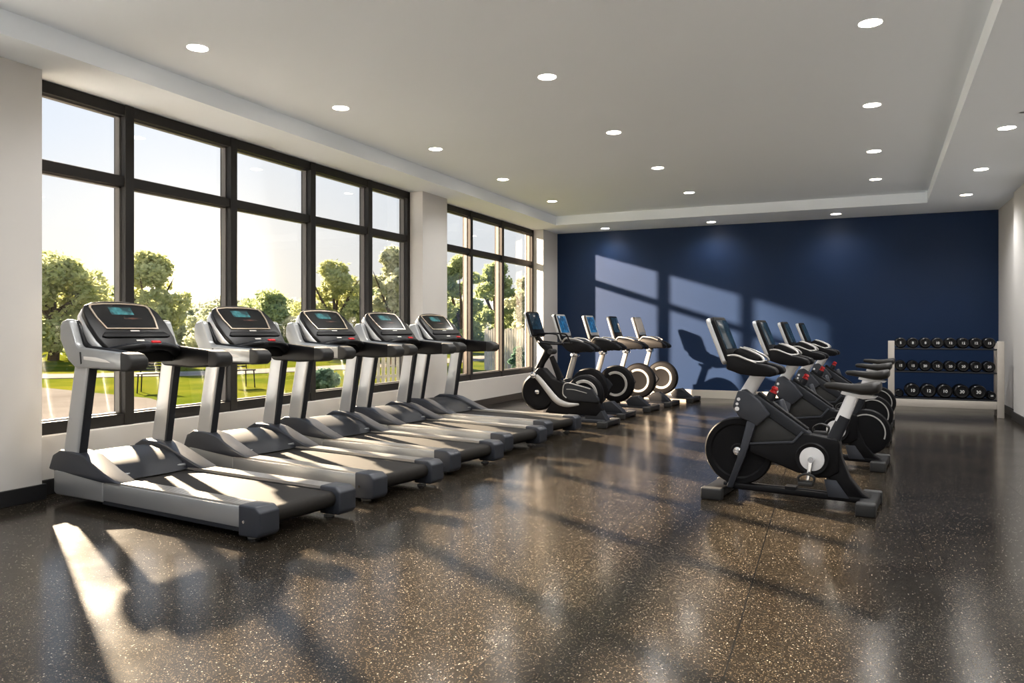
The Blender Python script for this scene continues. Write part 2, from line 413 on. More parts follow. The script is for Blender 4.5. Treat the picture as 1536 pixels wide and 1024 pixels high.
# ------------------------------------------------------------------ treadmill
def make_treadmill():
    t = thing('treadmill', '', 'treadmill')
    L_, W = 2.32, .41
    b = BM(); box(b, .10, 2.20, -.33, .33, .06, .155, .006); obj('chassis', b, M['black'], t)
    # belt wrapping the rear roller
    pts = [(1.75, .192)] + [(.055 - .052 * sin(a), .14 + .052 * cos(a)) for a in [i * pi / 8 for i in range(9)]] + [(1.75, .09)]
    b = BM(); prism(b, pts, -.262, .262, 0); obj('running_belt', b, M['belt'], t)
    for s in (1, -1):
        b = BM()  # outer side panel with a slim lower lip
        prism(b, [(.10, .075), (1.62, .075), (1.62, .202), (.10, .206)], *sorted((s * .345, s * .408)), b=.006)
        obj('side_panel', b, M['silver'], t)
        b = BM(); prism(b, [(.10, .045), (1.64, .045), (1.64, .074), (.10, .074)], *sorted((s * .33, s * .40)), b=.004); obj('lower_trim', b, M['dgrey'], t)
        # ribbed foot rail
        b = BM(); y0, y1 = .272, .398
        prof = []
        n = 7
        for i in range(n):
            ya = y0 + (y1 - y0) * i / n; yb = y0 + (y1 - y0) * (i + 1) / n
            prof += [(ya + .0015, .217), (yb - .004, .217), (yb - .0035, .2115), (yb + .0010 if i < n - 1 else yb - .001, .2115)]
        prof = [(y0, .196)] + prof + [(y1, .196)]
        loft(b, [[(x, s * p[0], p[1]) for p in prof] for x in (.06, 1.62)])
        obj('foot_rail', b, M['rail'], t, ang=20)
        # rear end cap, chamfered
        b = BM()
        prism(b, [(-.035, .06), (-.01, .032), (.16, .028), (.16, .222), (.01, .222), (-.035, .19)], *sorted((s * .265, s * .425)), b=.012, seg=3)
        c = obj('end_cap', b, M['dgrey2'], t)
        b = BM(); lathe(b, [(0, s * .428), (.010, s * .428), (.011, s * .42), (0, s * .42)][::s], 12, T(.11, 0, .12)); obj('cap_screw', b, M['chrome'], c)
        b = BM(); lathe(b, [(0, 0), (.035, 0), (.04, .008), (.022, .014), (.016, .05), (0, .05)], 20, T(.13, s * .33, 0) @ RX(pi / 2)); obj('levelling_foot', b, M['lightgrey'], t)
        # wedge boot round the foot of each upright
        def tp(x, y, z, s=s):
            k = 1 + .0 * x
            if z > .3: y = y - s * .012
            return (x, y, z)
        b = BM(); prism(b, [(1.42, .216), (1.60, .275), (1.86, .372), (2.0, .395), (2.18, .395), (2.28, .35), (2.31, .24), (1.62, .205)], *sorted((s * .27, s * .422)), b=.014, seg=3, taper=tp)
        obj('upright_cover', b, M['dgrey2'], t)
        # upright: leaning rounded column
        rings = []
        for z, x, dx, y, dy in ((.30, 2.075, .098, .362, .042), (.60, 2.015, .094, .36, .040), (.90, 1.955, .092, .358, .038), (1.075, 1.92, .092, .356, .038)):
            ring = []
            for k in range(24):
                a = 2 * pi * k / 24
                ca, sa = cos(a), sin(a)
                ring.append((x + dx * math.copysign(abs(ca) ** .45, ca), s * (y + dy * math.copysign(abs(sa) ** .45, sa)), z))
            rings.append(ring)
        b = BM(); loft(b, rings); obj('upright', b, M['silver_d'], t)
        b = BM()  # dark strip on the upright's back edge
        loft(b, [[(x - dx - .006, s * (y - .035), z), (x - dx + .03, s * (y - .035), z), (x - dx + .03, s * (y + .022), z), (x - dx - .006, s * (y + .022), z)] for z, x, dx, y in ((.36, 2.062, .098, .362), (1.06, 1.922, .092, .356))])
        obj('upright_strip', b, M['dgrey'], t)
        # boomerang arm
        A = [(2.15, 1.33), (2.12, 1.37), (2.05, 1.385), (2.02, 1.37), (1.935, 1.195), (1.90, 1.172), (1.36, 1.138), (1.29, 1.122), (1.272, 1.09), (1.272, 1.05), (1.30, 1.028), (1.36, 1.022), (1.95, 1.022), (2.04, 1.075), (2.15, 1.23)]
        b = BM(); prism(b, A, *sorted((s * .362, s * .425)), b=.016, seg=3); arm = obj('side_arm', b, M['silver'], t)
        A2 = [(2.16, 1.33), (2.13, 1.365), (2.06, 1.378), (2.01, 1.33), (1.93, 1.205), (1.88, 1.182), (1.36, 1.143), (1.28, 1.125), (1.265, 1.09), (1.265, 1.045), (1.30, 1.02), (1.37, 1.012), (1.6, 1.0), (1.95, 1.012), (2.04, 1.07), (2.16, 1.23)]
        b = BM(); prism(b, A2, *sorted((s * .295, s * .362)), b=.018, seg=3); obj('arm_lining', b, M['blackgl'], t)
        b = BM(); prism(b, [(1.385, 1.148), (1.30, 1.134), (1.252, 1.10), (1.250, 1.045), (1.29, 1.012), (1.385, 1.008)], *sorted((s * .29, s * .431)), b=.018, seg=3); obj('grip_cap', b, M['rubber'], t)
        if s == 1:
            b = BM(); prism(b, [(1.83, 1.108), (1.83, 1.085), (1.62, 1.072), (1.50, 1.068), (1.56, 1.088), (1.68, 1.104)], .4235, .4275, b=.001); obj('arm_badge', b, M['badge'], arm)
            b = BM(); prism(b, [(1.885, 1.14), (1.865, 1.14), (1.855, 1.055), (1.872, 1.05)], .4235, .4265, b=.001); obj('arm_slot', b, M['rubber'], arm)
    # curved silver nose of the motor housing
    pl = [(1.62, .410), (2.20, .425), (2.29, .39), (2.33, .30), (2.33, -.30), (2.29, -.39), (2.20, -.425), (1.62, -.410)]
    b = BM(); tt = bmesh.new()
    a = [tt.verts.new((x, y, .062)) for x, y in pl]; c = [tt.verts.new((x + .0, y, .245)) for x, y in pl]
    tt.faces.new(a); tt.faces.new(c)
    for i in range(8): tt.faces.new([a[i], a[(i + 1) % 8], c[(i + 1) % 8], c[i]])
    bmesh.ops.recalc_face_normals(tt, faces=tt.faces[:]); bevel_all(tt, .012, 3); append(b, tt)
    obj('nose_panel', b, M['silver'], t)
    # arched motor hood
    P = [(1.60, .205), (1.66, .262), (1.76, .312), (1.90, .345), (2.05, .362), (2.18, .352), (2.27, .31), (2.315, .24)]
    rings = []
    for k in range(13):
        y = -.285 + .57 * k / 12; h = 1 + .03 * cos(y / .285 * pi / 2)
        rings.append([(x - .03 * cos(y / .285 * pi / 2) * (1 if x < 1.8 else 0), y, .2 + (z - .2) * h) for x, z in P] + [(2.315, y, .20)])
    b = BM(); loft(b, rings); obj('motor_cover', b, M['dgrey'], t)
    # cross bar
    b = BM(); tube(b, [(1.83, .33, 1.105), (1.74, .25, 1.145), (1.68, .13, 1.172), (1.665, 0, 1.18), (1.68, -.13, 1.172), (1.74, -.25, 1.145), (1.83, -.33, 1.105)], [.05, .044, .038, .036, .038, .044, .05], 16, flat=.8, up=(0, 0, 1)); bar = obj('cross_bar', b, M['blackgl'], t)
    b = BM(); tube(b, [(1.70, .17, 1.166), (1.672, .07, 1.178), (1.667, .02, 1.18)], .0395, 16, flat=.84, up=(0, 0, 1)); obj('grip_sleeve', b, M['dgrey'], bar)
    b = BM(); box(b, -.013, .013, -.036, .036, -.006, .010, .003, M=T(1.655, -.035, 1.207) @ RY(RAD(-25))); obj('stop_key', b, M['key_glow'], bar)
    # console: black face in a silver shell
    ex = Vector((.72, 0, .694)); nrm = Vector((-.694, 0, .72)); O = Vector((1.755, 0, 1.155))
    def plate(bm, out, d0, d1, bev):
        tt = bmesh.new()
        a = [tt.verts.new(O + ex * s_ + Vector((0, y, 0)) + nrm * d0) for y, s_ in out]; c = [tt.verts.new(O + ex * s_ + Vector((0, y, 0)) + nrm * d1) for y, s_ in out]
        tt.faces.new(a); tt.faces.new(c); n = len(out)
        for i in range(n): tt.faces.new([a[i], a[(i + 1) % n], c[(i + 1) % n], c[i]])
        bmesh.ops.recalc_face_normals(tt, faces=tt.faces[:]); bevel_all(tt, bev, 3, 30); append(bm, tt)
    half = [(.285, 0), (.318, .12), (.325, .27), (.312, .40), (.275, .475), (.20, .512), (.10, .527)]
    out = half + [(0, .532)] + [(-y, s_) for y, s_ in half[::-1]]
    b = BM(); plate(b, out, -.03, .012, .010); con = obj('console', b, M['blackgl'], t)
    half2 = [(y + .014, s_ * .985 - .003) for y, s_ in half]
    out2 = half2 + [(0, .520)] + [(-y, s_) for y, s_ in half2[::-1]]
    b = BM(); plate(b, out2, -.10, -.022, .018); obj('console_shell', b, M['silver_d'], con)
    hs = [(.205, .215), (.232, .33), (.238, .44), (.225, .468), (.12, .482)]
    so = hs + [(0, .486)] + [(-y, s_) for y, s_ in hs[::-1]]
    ho = [(y * 1.055, .34 + (s_ - .34) * 1.085) for y, s_ in so]
    # hollow bezel ring
    b = BM(); tt = bmesh.new(); n = len(so)
    A_ = [tt.verts.new(O + ex * s_ + Vector((0, y, 0)) + nrm * .010) for y, s_ in ho]; B_ = [tt.verts.new(O + ex * s_ + Vector((0, y, 0)) + nrm * .021) for y, s_ in ho]
    C_ = [tt.verts.new(O + ex * s_ + Vector((0, y, 0)) + nrm * .021) for y, s_ in so]; D_ = [tt.verts.new(O + ex * s_ + Vector((0, y, 0)) + nrm * .010) for y, s_ in so]
    for i in range(n):
        j = (i + 1) % n
        tt.faces.new([A_[i], A_[j], B_[j], B_[i]]); tt.faces.new([B_[i], B_[j], C_[j], C_[i]]); tt.faces.new([C_[i], C_[j], D_[j], D_[i]])
    bmesh.ops.recalc_face_normals(tt, faces=tt.faces[:]); append(b, tt); obj('screen_bezel', b, M['bezel'], con)
    b = BM(); plate(b, so, .005, .0145, 0); obj('screen', b, M['screen'], con)
    def rect(y0, y1, s0, s1, d, m, name):
        b = BM(); plate(b, [(y0, s0), (y1, s0), (y1, s1), (y0, s1)], .014, d, 0); obj(name, b, m, con)
    rect(-.085, .10, .370, .452, .0155, M['teal'], 'screen_picture')
    rect(-.13, .02, .318, .334, .0155, M['amber'], 'screen_readout')
    rect(-.045, .03, .181, .192, .0155, M['badge'], 'logo')
    b = BM(); plate(b, [(.285, .125), (.245, .172), (-.245, .172), (-.285, .125), (-.26, .11), (.26, .11)], .0, .024, .008); obj('console_lip', b, M['black'], con)
    rect(-.035, .03, .072, .086, .0165, M['badge'], 'lower_logo')
    b = BM(); prism(b, [(1.80, 1.05), (1.76, 1.13), (1.80, 1.19), (2.02, 1.36), (2.10, 1.34), (2.06, 1.12), (1.98, 1.05)], -.29, .29, b=.015, seg=3); obj('console_body', b, M['black'], con)
    return t

tm = make_treadmill()
# (near tail corner X, Y, heading turn in degrees)
TM = [(-3.34, 3.60, 6.5), (-3.33, 4.78, 8.5), (-3.34, 5.98, 9), (-3.37, 7.20, 9), (-3.40, 8.42, 10)]
TL = ['grey and black treadmill nearest the camera, its whole silver side panel in view',
      'grey and black treadmill, second from the camera in the row of five',
      'grey and black treadmill in the middle of the row of five by the windows',
      'grey and black treadmill, fourth from the camera in the row of five',
      'grey and black treadmill at the far end of the row, next to the exercise bikes']
for i, (x, y, a) in enumerate(TM):
    o = tm if i == 0 else copy_tree(tm)
    a = RAD(a); h = Vector((-cos(a), sin(a), 0)); lat = Vector((sin(a), cos(a), 0))
    p = Vector((x, y, 0)) + lat * .42
    o.location = p; o.rotation_euler = (0, 0, pi - a)
    o['label'] = TL[i]; o['group'] = 'treadmills in a row facing the windows'

# ------------------------------------------------------------------ exercise bikes
def bar(bm, p, q, r0, r1, flat=.7, sq=.6, n=16):
    return tube(bm, [(p[0], p[1], p[2]), (q[0], q[1], q[2])], [r0, r1], n, flat=flat, smooth=False, up=(0, 1, 0), sq=sq)

def foot_bar(x, w, m, t, name='foot', hx=.065, h=.075):
    b = BM()
    box(b, x - hx, x + hx, -w, w, .012, h, .016, 3)
    f = obj(name, b, m, t)
    for s in (1, -1):
        b = BM(); box(b, x - hx - .006, x + hx + .006, *sorted((s * (w - .07), s * (w + .012))), .0, h + .006, .014, 3); obj('end_cap', b, M['rubber'], f)
    return f

def bike_console(t, x0, z0, x1, z1, w, thick, shell, scr, frame=None):
    """tilted slab from (x0,z0) to (x1,z1); the screen faces the rider (-x)"""
    d = Vector((x1 - x0, 0, z1 - z0)); L = d.length; ang = math.atan2(d.x, d.z)
    Mx = T(x0, 0, z0) @ RY(ang)
    def sl(bm, hx0, hx1, wy, z0_, z1_, bev, cut=.02):
        tt = bmesh.new()
        out = [(-wy + cut, z0_), (wy - cut, z0_), (wy, z0_ + cut), (wy * .97, z1_ - cut * 1.4), (wy * .85, z1_), (-wy * .85, z1_), (-wy * .97, z1_ - cut * 1.4), (-wy, z0_ + cut)]
        a = [tt.verts.new((hx0, y, z)) for y, z in out]; c = [tt.verts.new((hx1, y, z)) for y, z in out]
        tt.faces.new(a); tt.faces.new(c)
        for i in range(8): tt.faces.new([a[i], a[(i + 1) % 8], c[(i + 1) % 8], c[i]])
        bmesh.ops.recalc_face_normals(tt, faces=tt.faces[:]); bevel_all(tt, bev, 3, 20); tt.transform(Mx); append(bm, tt)
    b = BM(); sl(b, -.012, thick * .5, w, 0, L, .008); c = obj('console', b, M['black'], t)
    b = BM(); sl(b, thick * .25, thick, w * 1.02, -.005, L + .004, .012); obj('console_shell', b, shell, c)
    if frame:
        b = BM(); sl(b, -.016, -.008, w * .96, L * .15, L * .985, .003); obj('screen_frame', b, frame, c)
    b = BM(); box(b, -.019, -.010, -w * .82, w * .82, L * .27, L * .92, .002, M=Mx); obj('screen', b, scr, c)
    return c

def hood(t, P, w, m, trim):
    """bull-horn handlebar: two padded horns joined at the front, with a trimmed cup between"""
    b = BM()
    for s in (1, -1):
        prism(b, P, *sorted((s * w * .42, s * w)), b=.018, seg=3)
    xs = [p[0] for p in P]; xm = max(xs)
    prism(b, [p for p in P if p[0] > xm - .24] + [(xm - .22, min(p[1] for p in P if p[0] > xm - .24) + .02)], -w * .5, w * .5, b=.01)
    h = obj('handlebar', b, m, t)
    return h

def make_spin_bike():
    t = thing('exercise_bike', '', 'exercise bike')
    foot_bar(1.10, .26, M['black'], t, 'front_foot', .075, .085)
    foot_bar(0.02, .27, M['black'], t, 'rear_foot', .06, .09)
    b = BM()
    for s in (1, -1):
        bar(b, (1.06, s * .035, .085), (.06, s * .035, .07), .024, .024, .7)
    box(b, .52, .60, -.05, .05, .06, .12, .004)
    obj('base_rail', b, M['black'], t)
    # flywheel
    b = BM(); lathe(b, [(0, -.024), (.05, -.026), (.06, -.018), (.20, -.018), (.213, -.03), (.252, -.03), (.262, -.02), (.262, .02), (.252, .03), (.213, .03), (.20, .018), (.06, .018), (.05, .026), (0, .024)], 56, T(.955, 0, .355))
    fw = obj('flywheel', b, M['wheel'], t)
    b = BM(); lathe(b, [(0, -.062), (.014, -.062), (.016, -.045), (.032, -.043), (.034, -.026), (.034, .026), (.032, .043), (.016, .045), (.014, .062), (0, .062)], 24, T(.955, 0, .355)); obj('hub', b, M['chrome'], fw)
    # fork legs
    b = BM()
    for s in (1, -1):
        prism(b, [(.80, .60), (.875, .60), (.935, .35), (1.035, .07), (.985, .07), (.885, .33)], *sorted((s * .045, s * .075)), b=.008)
    obj('fork', b, M['dgrey2'], t)
    # head block
    b = BM(); prism(b, [(.99, .70), (.945, .83), (.885, .845), (.78, .76), (.70, .655), (.80, .56), (.87, .60), (.93, .62)], -.078, .078, b=.014, seg=3); hb = obj('head_block', b, M['dgrey2'], t)
    for dz, r in ((.765, .013), (.728, .011), (.69, .017)):
        for s in (1, -1):
            b = BM(); lathe(b, [(0, 0), (r, 0), (r, .004), (0, .005)][::1], 14, T(.948 - (.0 if dz < .75 else .012), s * .078, dz) @ (Matrix.Identity(4) if s == 1 else Matrix.Rotation(pi, 4, 'X'))); obj('adjuster_dot', b, M['white'], hb)
    # handle post
    b = BM(); bar(b, (.90, 0, .79), (.785, 0, .985), .052, .050, .72); post = obj('handle_post', b, M['white'], t)
    b = BM(); prism(b, [(.85, .972), (.72, .965), (.70, .985), (.74, .992), (.85, .995)], -.05, .05, b=.004); obj('post_bracket', b, M['white'], t)
    # handlebar hood
    P = [(1.005, 1.00), (1.00, 1.085), (.98, 1.112), (.92, 1.105), (.80, 1.055), (.70, 1.035), (.645, 1.015), (.628, .985), (.64, .962), (.68, .95), (.80, .952), (.90, .965)]
    h = hood(t, P, .19, M['black'], M['lightgrey'])
    b = BM()
    for s in (1, -1):
        tube(b, [(.995, s * .185, 1.105), (.93, s * .19, 1.108), (.86, s * .19, 1.083), (.78, s * .185, 1.052)], [.006, .009, .008, .004], 8)
        tube(b, [(.93, s * .055, 1.165), (.86, s * .06, 1.145), (.77, s * .065, 1.10), (.745, s * .09, 1.065), (.80, s * .12, 1.06), (.88, s * .13, 1.085)], [.007, .008, .009, .009, .007, .004], 8)
    obj('hood_trim', b, M['lightgrey'], h)
    b = BM(); prism(b, [(1.0, 1.08), (.98, 1.14), (.93, 1.165), (.85, 1.142), (.765, 1.09), (.80, 1.03), (.95, 1.03)], -.065, .065, b=.015, seg=3); obj('cup_pad', b, M['blackgl'], h)
    bike_console(t, .985, 1.055, 1.12, 1.40, .185, .055, M['silver_d'], M['dimscreen'])
    b = BM(); prism(b, [(1.03, 1.02), (1.05, 1.09), (.96, 1.12), (.92, 1.05)], -.07, .07, b=.01); obj('console_neck', b, M['black'], t)
    # diagonal beam
    b = BM(); prism(b, [(.86, .795), (.80, .80), (.42, .535), (.40, .48), (.50, .49), (.76, .66)], -.05, .05, b=.012, seg=3); obj('main_beam', b, M['dgrey'], t)
    b = BM(); prism(b, [(.81, .808), (.79, .825), (.43, .56), (.45, .54)], -.032, .032, b=.008); obj('beam_cover', b, M['blackgl'], t)
    # lower cover / chain guard
    G = [(.86, .42), (.54, .455), (.475, .53), (.225, .50), (.21, .47), (.215, .26), (.285, .215), (.36, .205), (.52, .235), (.86, .355)]
    b = BM(); prism(b, G, -.062, .062, b=.012, seg=3); cv = obj('drive_cover', b, M['black'], t)
    b = BM()
    for s in (1, -1):
        prism(b, [(.86, .432), (.54, .468), (.475, .545), (.46, .535), (.53, .45), (.86, .416)], *sorted((s * .058, s * .068)), b=.003)
    obj('cover_trim', b, M['dgrey2'], cv)
    # flywheel shroud between the beam and the cover
    b = BM(); prism(b, [(.83, .62), (.74, .66), (.50, .50), (.53, .455), (.84, .41), (.87, .5)], -.04, .04, b=.01); obj('shroud', b, M['rubber'], t)
    # crank discs, cranks, pedals
    for s in (1, -1):
        R = Matrix.Identity(4) if s == 1 else Matrix.Rotation(pi, 4, 'X')
        b = BM(); lathe(b, [(0, .0), (.118, .0), (.122, .012), (.112, .020), (.098, .016), (.0, .016)], 40, T(.40, s * .060, .345) @ R); ring = obj('crank_ring', b, M['blackgl'], t)
        b = BM(); lathe(b, [(0, .016), (.088, .016), (.086, .024), (.03, .028), (0, .028)], 40, T(.40, s * .060, .345) @ R); obj('crank_disc', b, M['white'], ring)
        ang = RAD(-98) if s == 1 else RAD(82)
        px, pz = .40 + .0 + .165 * cos(ang) * -1, .345 + .165 * sin(ang)
        b = BM(); bar(b, (.40, s * .105, .345), (px, s * .125, pz), .019, .012, .6); lathe(b, [(0, -.02), (.022, -.02), (.022, .02), (0, .02)], 16, T(.40, s * .105, .345)); cr = obj('crank_arm', b, M['chrome'], t)
        b = BM(); box(b, px - .05, px + .05, *sorted((s * .14, s * .235)), pz - .014, pz + .014, .006); tube(b, [(px - .05, s * .19, pz + .01), (px - .055, s * .19, pz + .05), (px + .0, s * .19, pz + .07), (px + .05, s * .19, pz + .045), (px + .05, s * .19, pz + .01)], .008, 8, flat=3); obj('pedal', b, M['rubber'], cr)
    # seat tube and saddle
    b = BM(); bar(b, (.275, 0, .46), (.185, 0, .665), .048, .044, .8); obj('seat_tube', b, M['dgrey'], t)
    b = BM(); bar(b, (.21, 0, .62), (.13, 0, .82), .045, .043, .75); sp = obj('seat_post', b, M['white'], t)
    b = BM(); prism(b, [(.21, .832), (.06, .800), (-.02, .808), (-.035, .822), (.06, .838), (.20, .858)], -.032, .032, b=.004); obj('saddle_slider', b, M['white'], sp)
    rings = []
    prof = [(.325, .018, .898, .886), (.31, .034, .912, .868), (.24, .044, .914, .858), (.15, .060, .908, .842), (.07, .094, .912, .830), (.0, .120, .926, .830), (-.04, .117, .932, .845), (-.058, .085, .926, .868)]
    for x, w, zt, zb in prof:
        ring = []
        for k in range(20):
            a = 2 * pi * k / 20; zm = (zt + zb) / 2; hz = (zt - zb) / 2
            ring.append((x, w * math.copysign(abs(cos(a)) ** .8, cos(a)), zm + hz * math.copysign(abs(sin(a)) ** .7, sin(a))))
        rings.append(ring)
    b = BM(); loft(b, rings); obj('saddle', b, M['leather'], t, ang=60)
    # rear leg
    b = BM(); prism(b, [(.225, .50), (.20, .36), (.145, .22), (.06, .12), (.0, .085), (.04, .06), (.20, .06), (.30, .22), (.30, .45)], -.05, .05, b=.012, seg=3); rl = obj('rear_leg', b, M['black'], t)
    b = BM()
    for s in (1, -1): prism(b, [(.32, .20), (.235, .20), (.15, .075), (.29, .075)], *sorted((s * .048, s * .058)), b=.003)
    obj('leg_plate', b, M['dgrey2'], rl)
    # resistance knob
    b = BM(); lathe(b, [(0, 0), (.03, 0), (.034, .03), (.03, .06), (0, .07)], 20, T(.72, 0, .765) @ RY(RAD(-25)) @ RX(pi / 2)); k0 = obj('knob_stem', b, M['dgrey'], t)
    b = BM(); lathe(b, [(0, .05), (.026, .05), (.030, .065), (.022, .082), (.028, .095), (.018, .11), (0, .112)], 8, T(.72, 0, .765) @ RY(RAD(-25)) @ RX(pi / 2)); obj('resistance_knob', b, M['red'], k0)
    # bottle holder
    b = BM(); lathe(b, [(0, -.055), (.036, -.055), (.038, .05), (.032, .06), (0, .06)], 20, T(.65, -.10, .70) @ RY(RAD(20)) @ RX(pi / 2)); obj('bottle_holder', b, M['dgrey2'], t)
    return t

sb = make_spin_bike()
# rear wheel cover that the bikes further back show behind the crank
def add_rear_wheel(root):
    b = BM(); lathe(b, [(0, -.035), (.17, -.04), (.205, -.03), (.215, 0), (.205, .03), (.17, .04), (0, .035)], 48, T(.14, 0, .335)); w = obj('wheel_cover', b, M['wheel'], root)
    b = BM()
    for s in (1, -1): lathe(b, [(.158, s * .036), (.160, s * .044), (.170, s * .044), (.172, s * .036)], 40, T(.14, 0, .335), RAD(40), RAD(200))
    obj('wheel_trim', b, M['lightgrey'], w)
R_POS = [(.085, 6.12, 6), (.20, 8.02, 6), (.28, 9.75, 5), (.37, 11.35, 5)]
RL = ['black exercise bike standing alone in front, with white crank disc and saddle fully visible',
      'black exercise bike directly behind the solitary front one with the white crank disc',
      'black exercise bike third from the front in the group left of the dumbbell rack',
      'black exercise bike farthest back in the group left of the dumbbell rack']
spins = []
for i, (x, y, a) in enumerate(R_POS):
    if i == 0: o = sb
    else: o = copy_tree(sb)
    if i >= 1: add_rear_wheel(o)
    o.location = (x, y, 0); o.rotation_euler = (0, 0, pi - RAD(a)); o['label'] = RL[i]; o['group'] = 'exercise bikes in the middle of the room'
    spins.append(o)

def ring_wheel(t, x, z, r, rin):
    b = BM()
    lathe(b, [(0, -.05), (rin * .9, -.05), (rin * 1.25, -.06), (r * .80, -.058), (r * .93, -.045), (r, -.018), (r, .018), (r * .93, .045), (r * .80, .058), (rin * 1.25, .06), (rin * .9, .05), (0, .05)], 56, T(x, 0, z))
    w = obj('wheel_cover', b, M['wheel'], t)
    b = BM()
    for s in (1, -1): lathe(b, [(rin * .98, s * .050), (rin * 1.02, s * .063), (rin * 1.22, s * .066), (rin * 1.27, s * .058)], 48, T(x, 0, z), RAD(55), RAD(300))
    o = obj('wheel_ring', b, M['lightgrey'], w)
    return w

def make_ring_bike(scr, frame, shell):
    t = thing('exercise_bike', '', 'exercise bike')
    foot_bar(1.12, .25, M['black'], t, 'front_foot', .06, .075)
    foot_bar(.03, .27, M['black'], t, 'rear_foot', .055, .08)
    b = BM()
    for s in (1, -1): bar(b, (1.08, s * .05, .07), (.08, s * .05, .065), .024, .024, .7)
    obj('base_rail', b, M['dgrey2'], t)
    ring_wheel(t, .62, .42, .305, .165)
    b = BM(); prism(b, [(.36, .22), (.24, .24), (.10, .13), (.04, .07), (.40, .07), (.44, .14)], -.07, .07, b=.012, seg=3); obj('rear_strut', b, M['dgrey'], t)
    b = BM(); prism(b, [(1.02, .55), (.93, .57), (.74, .50), (.66, .40), (.80, .20), (1.0, .09), (1.12, .08), (1.10, .16), (1.02, .30)], -.065, .065, b=.014, seg=3); obj('front_frame', b, M['dgrey'], t)
    b = BM(); bar(b, (.975, 0, .50), (.85, 0, .93), .045, .040, .8); obj('handle_post', b, M['lightgrey'], t)
    b = BM(); prism(b, [(.90, .89), (.86, .96), (.80, .96), (.79, .90)], -.05, .05, b=.01); lathe(b, [(0, -.085), (.022, -.085), (.024, .085), (0, .085)], 14, T(.875, 0, .925)); obj('post_clamp', b, M['chrome'], t)
    P = [(1.0, 1.06), (1.0, 1.12), (.96, 1.165), (.85, 1.15), (.72, 1.13), (.58, 1.085), (.50, 1.03), (.485, .99), (.52, .965), (.64, .975), (.74, .965), (.84, .955), (.92, .99)]
    h = hood(t, P, .17, M['black'], None)
    b = BM()
    for s in (1, -1):
        tube(b, [(1.0, s * .16, 1.11), (.93, s * .19, 1.175), (.82, s * .20, 1.17), (.74, s * .18, 1.155), (.66, s * .14, 1.12)], .012, 8)
    obj('grip_bar', b, M['lightgrey'], h)
    bike_console(t, .985, 1.15, 1.115, 1.545, .19, .055, shell, scr, frame)
    b = BM(); prism(b, [(1.00, 1.11), (1.04, 1.19), (.97, 1.20), (.90, 1.11)], -.06, .06, b=.01); obj('console_neck', b, M['black'], t)
    return t

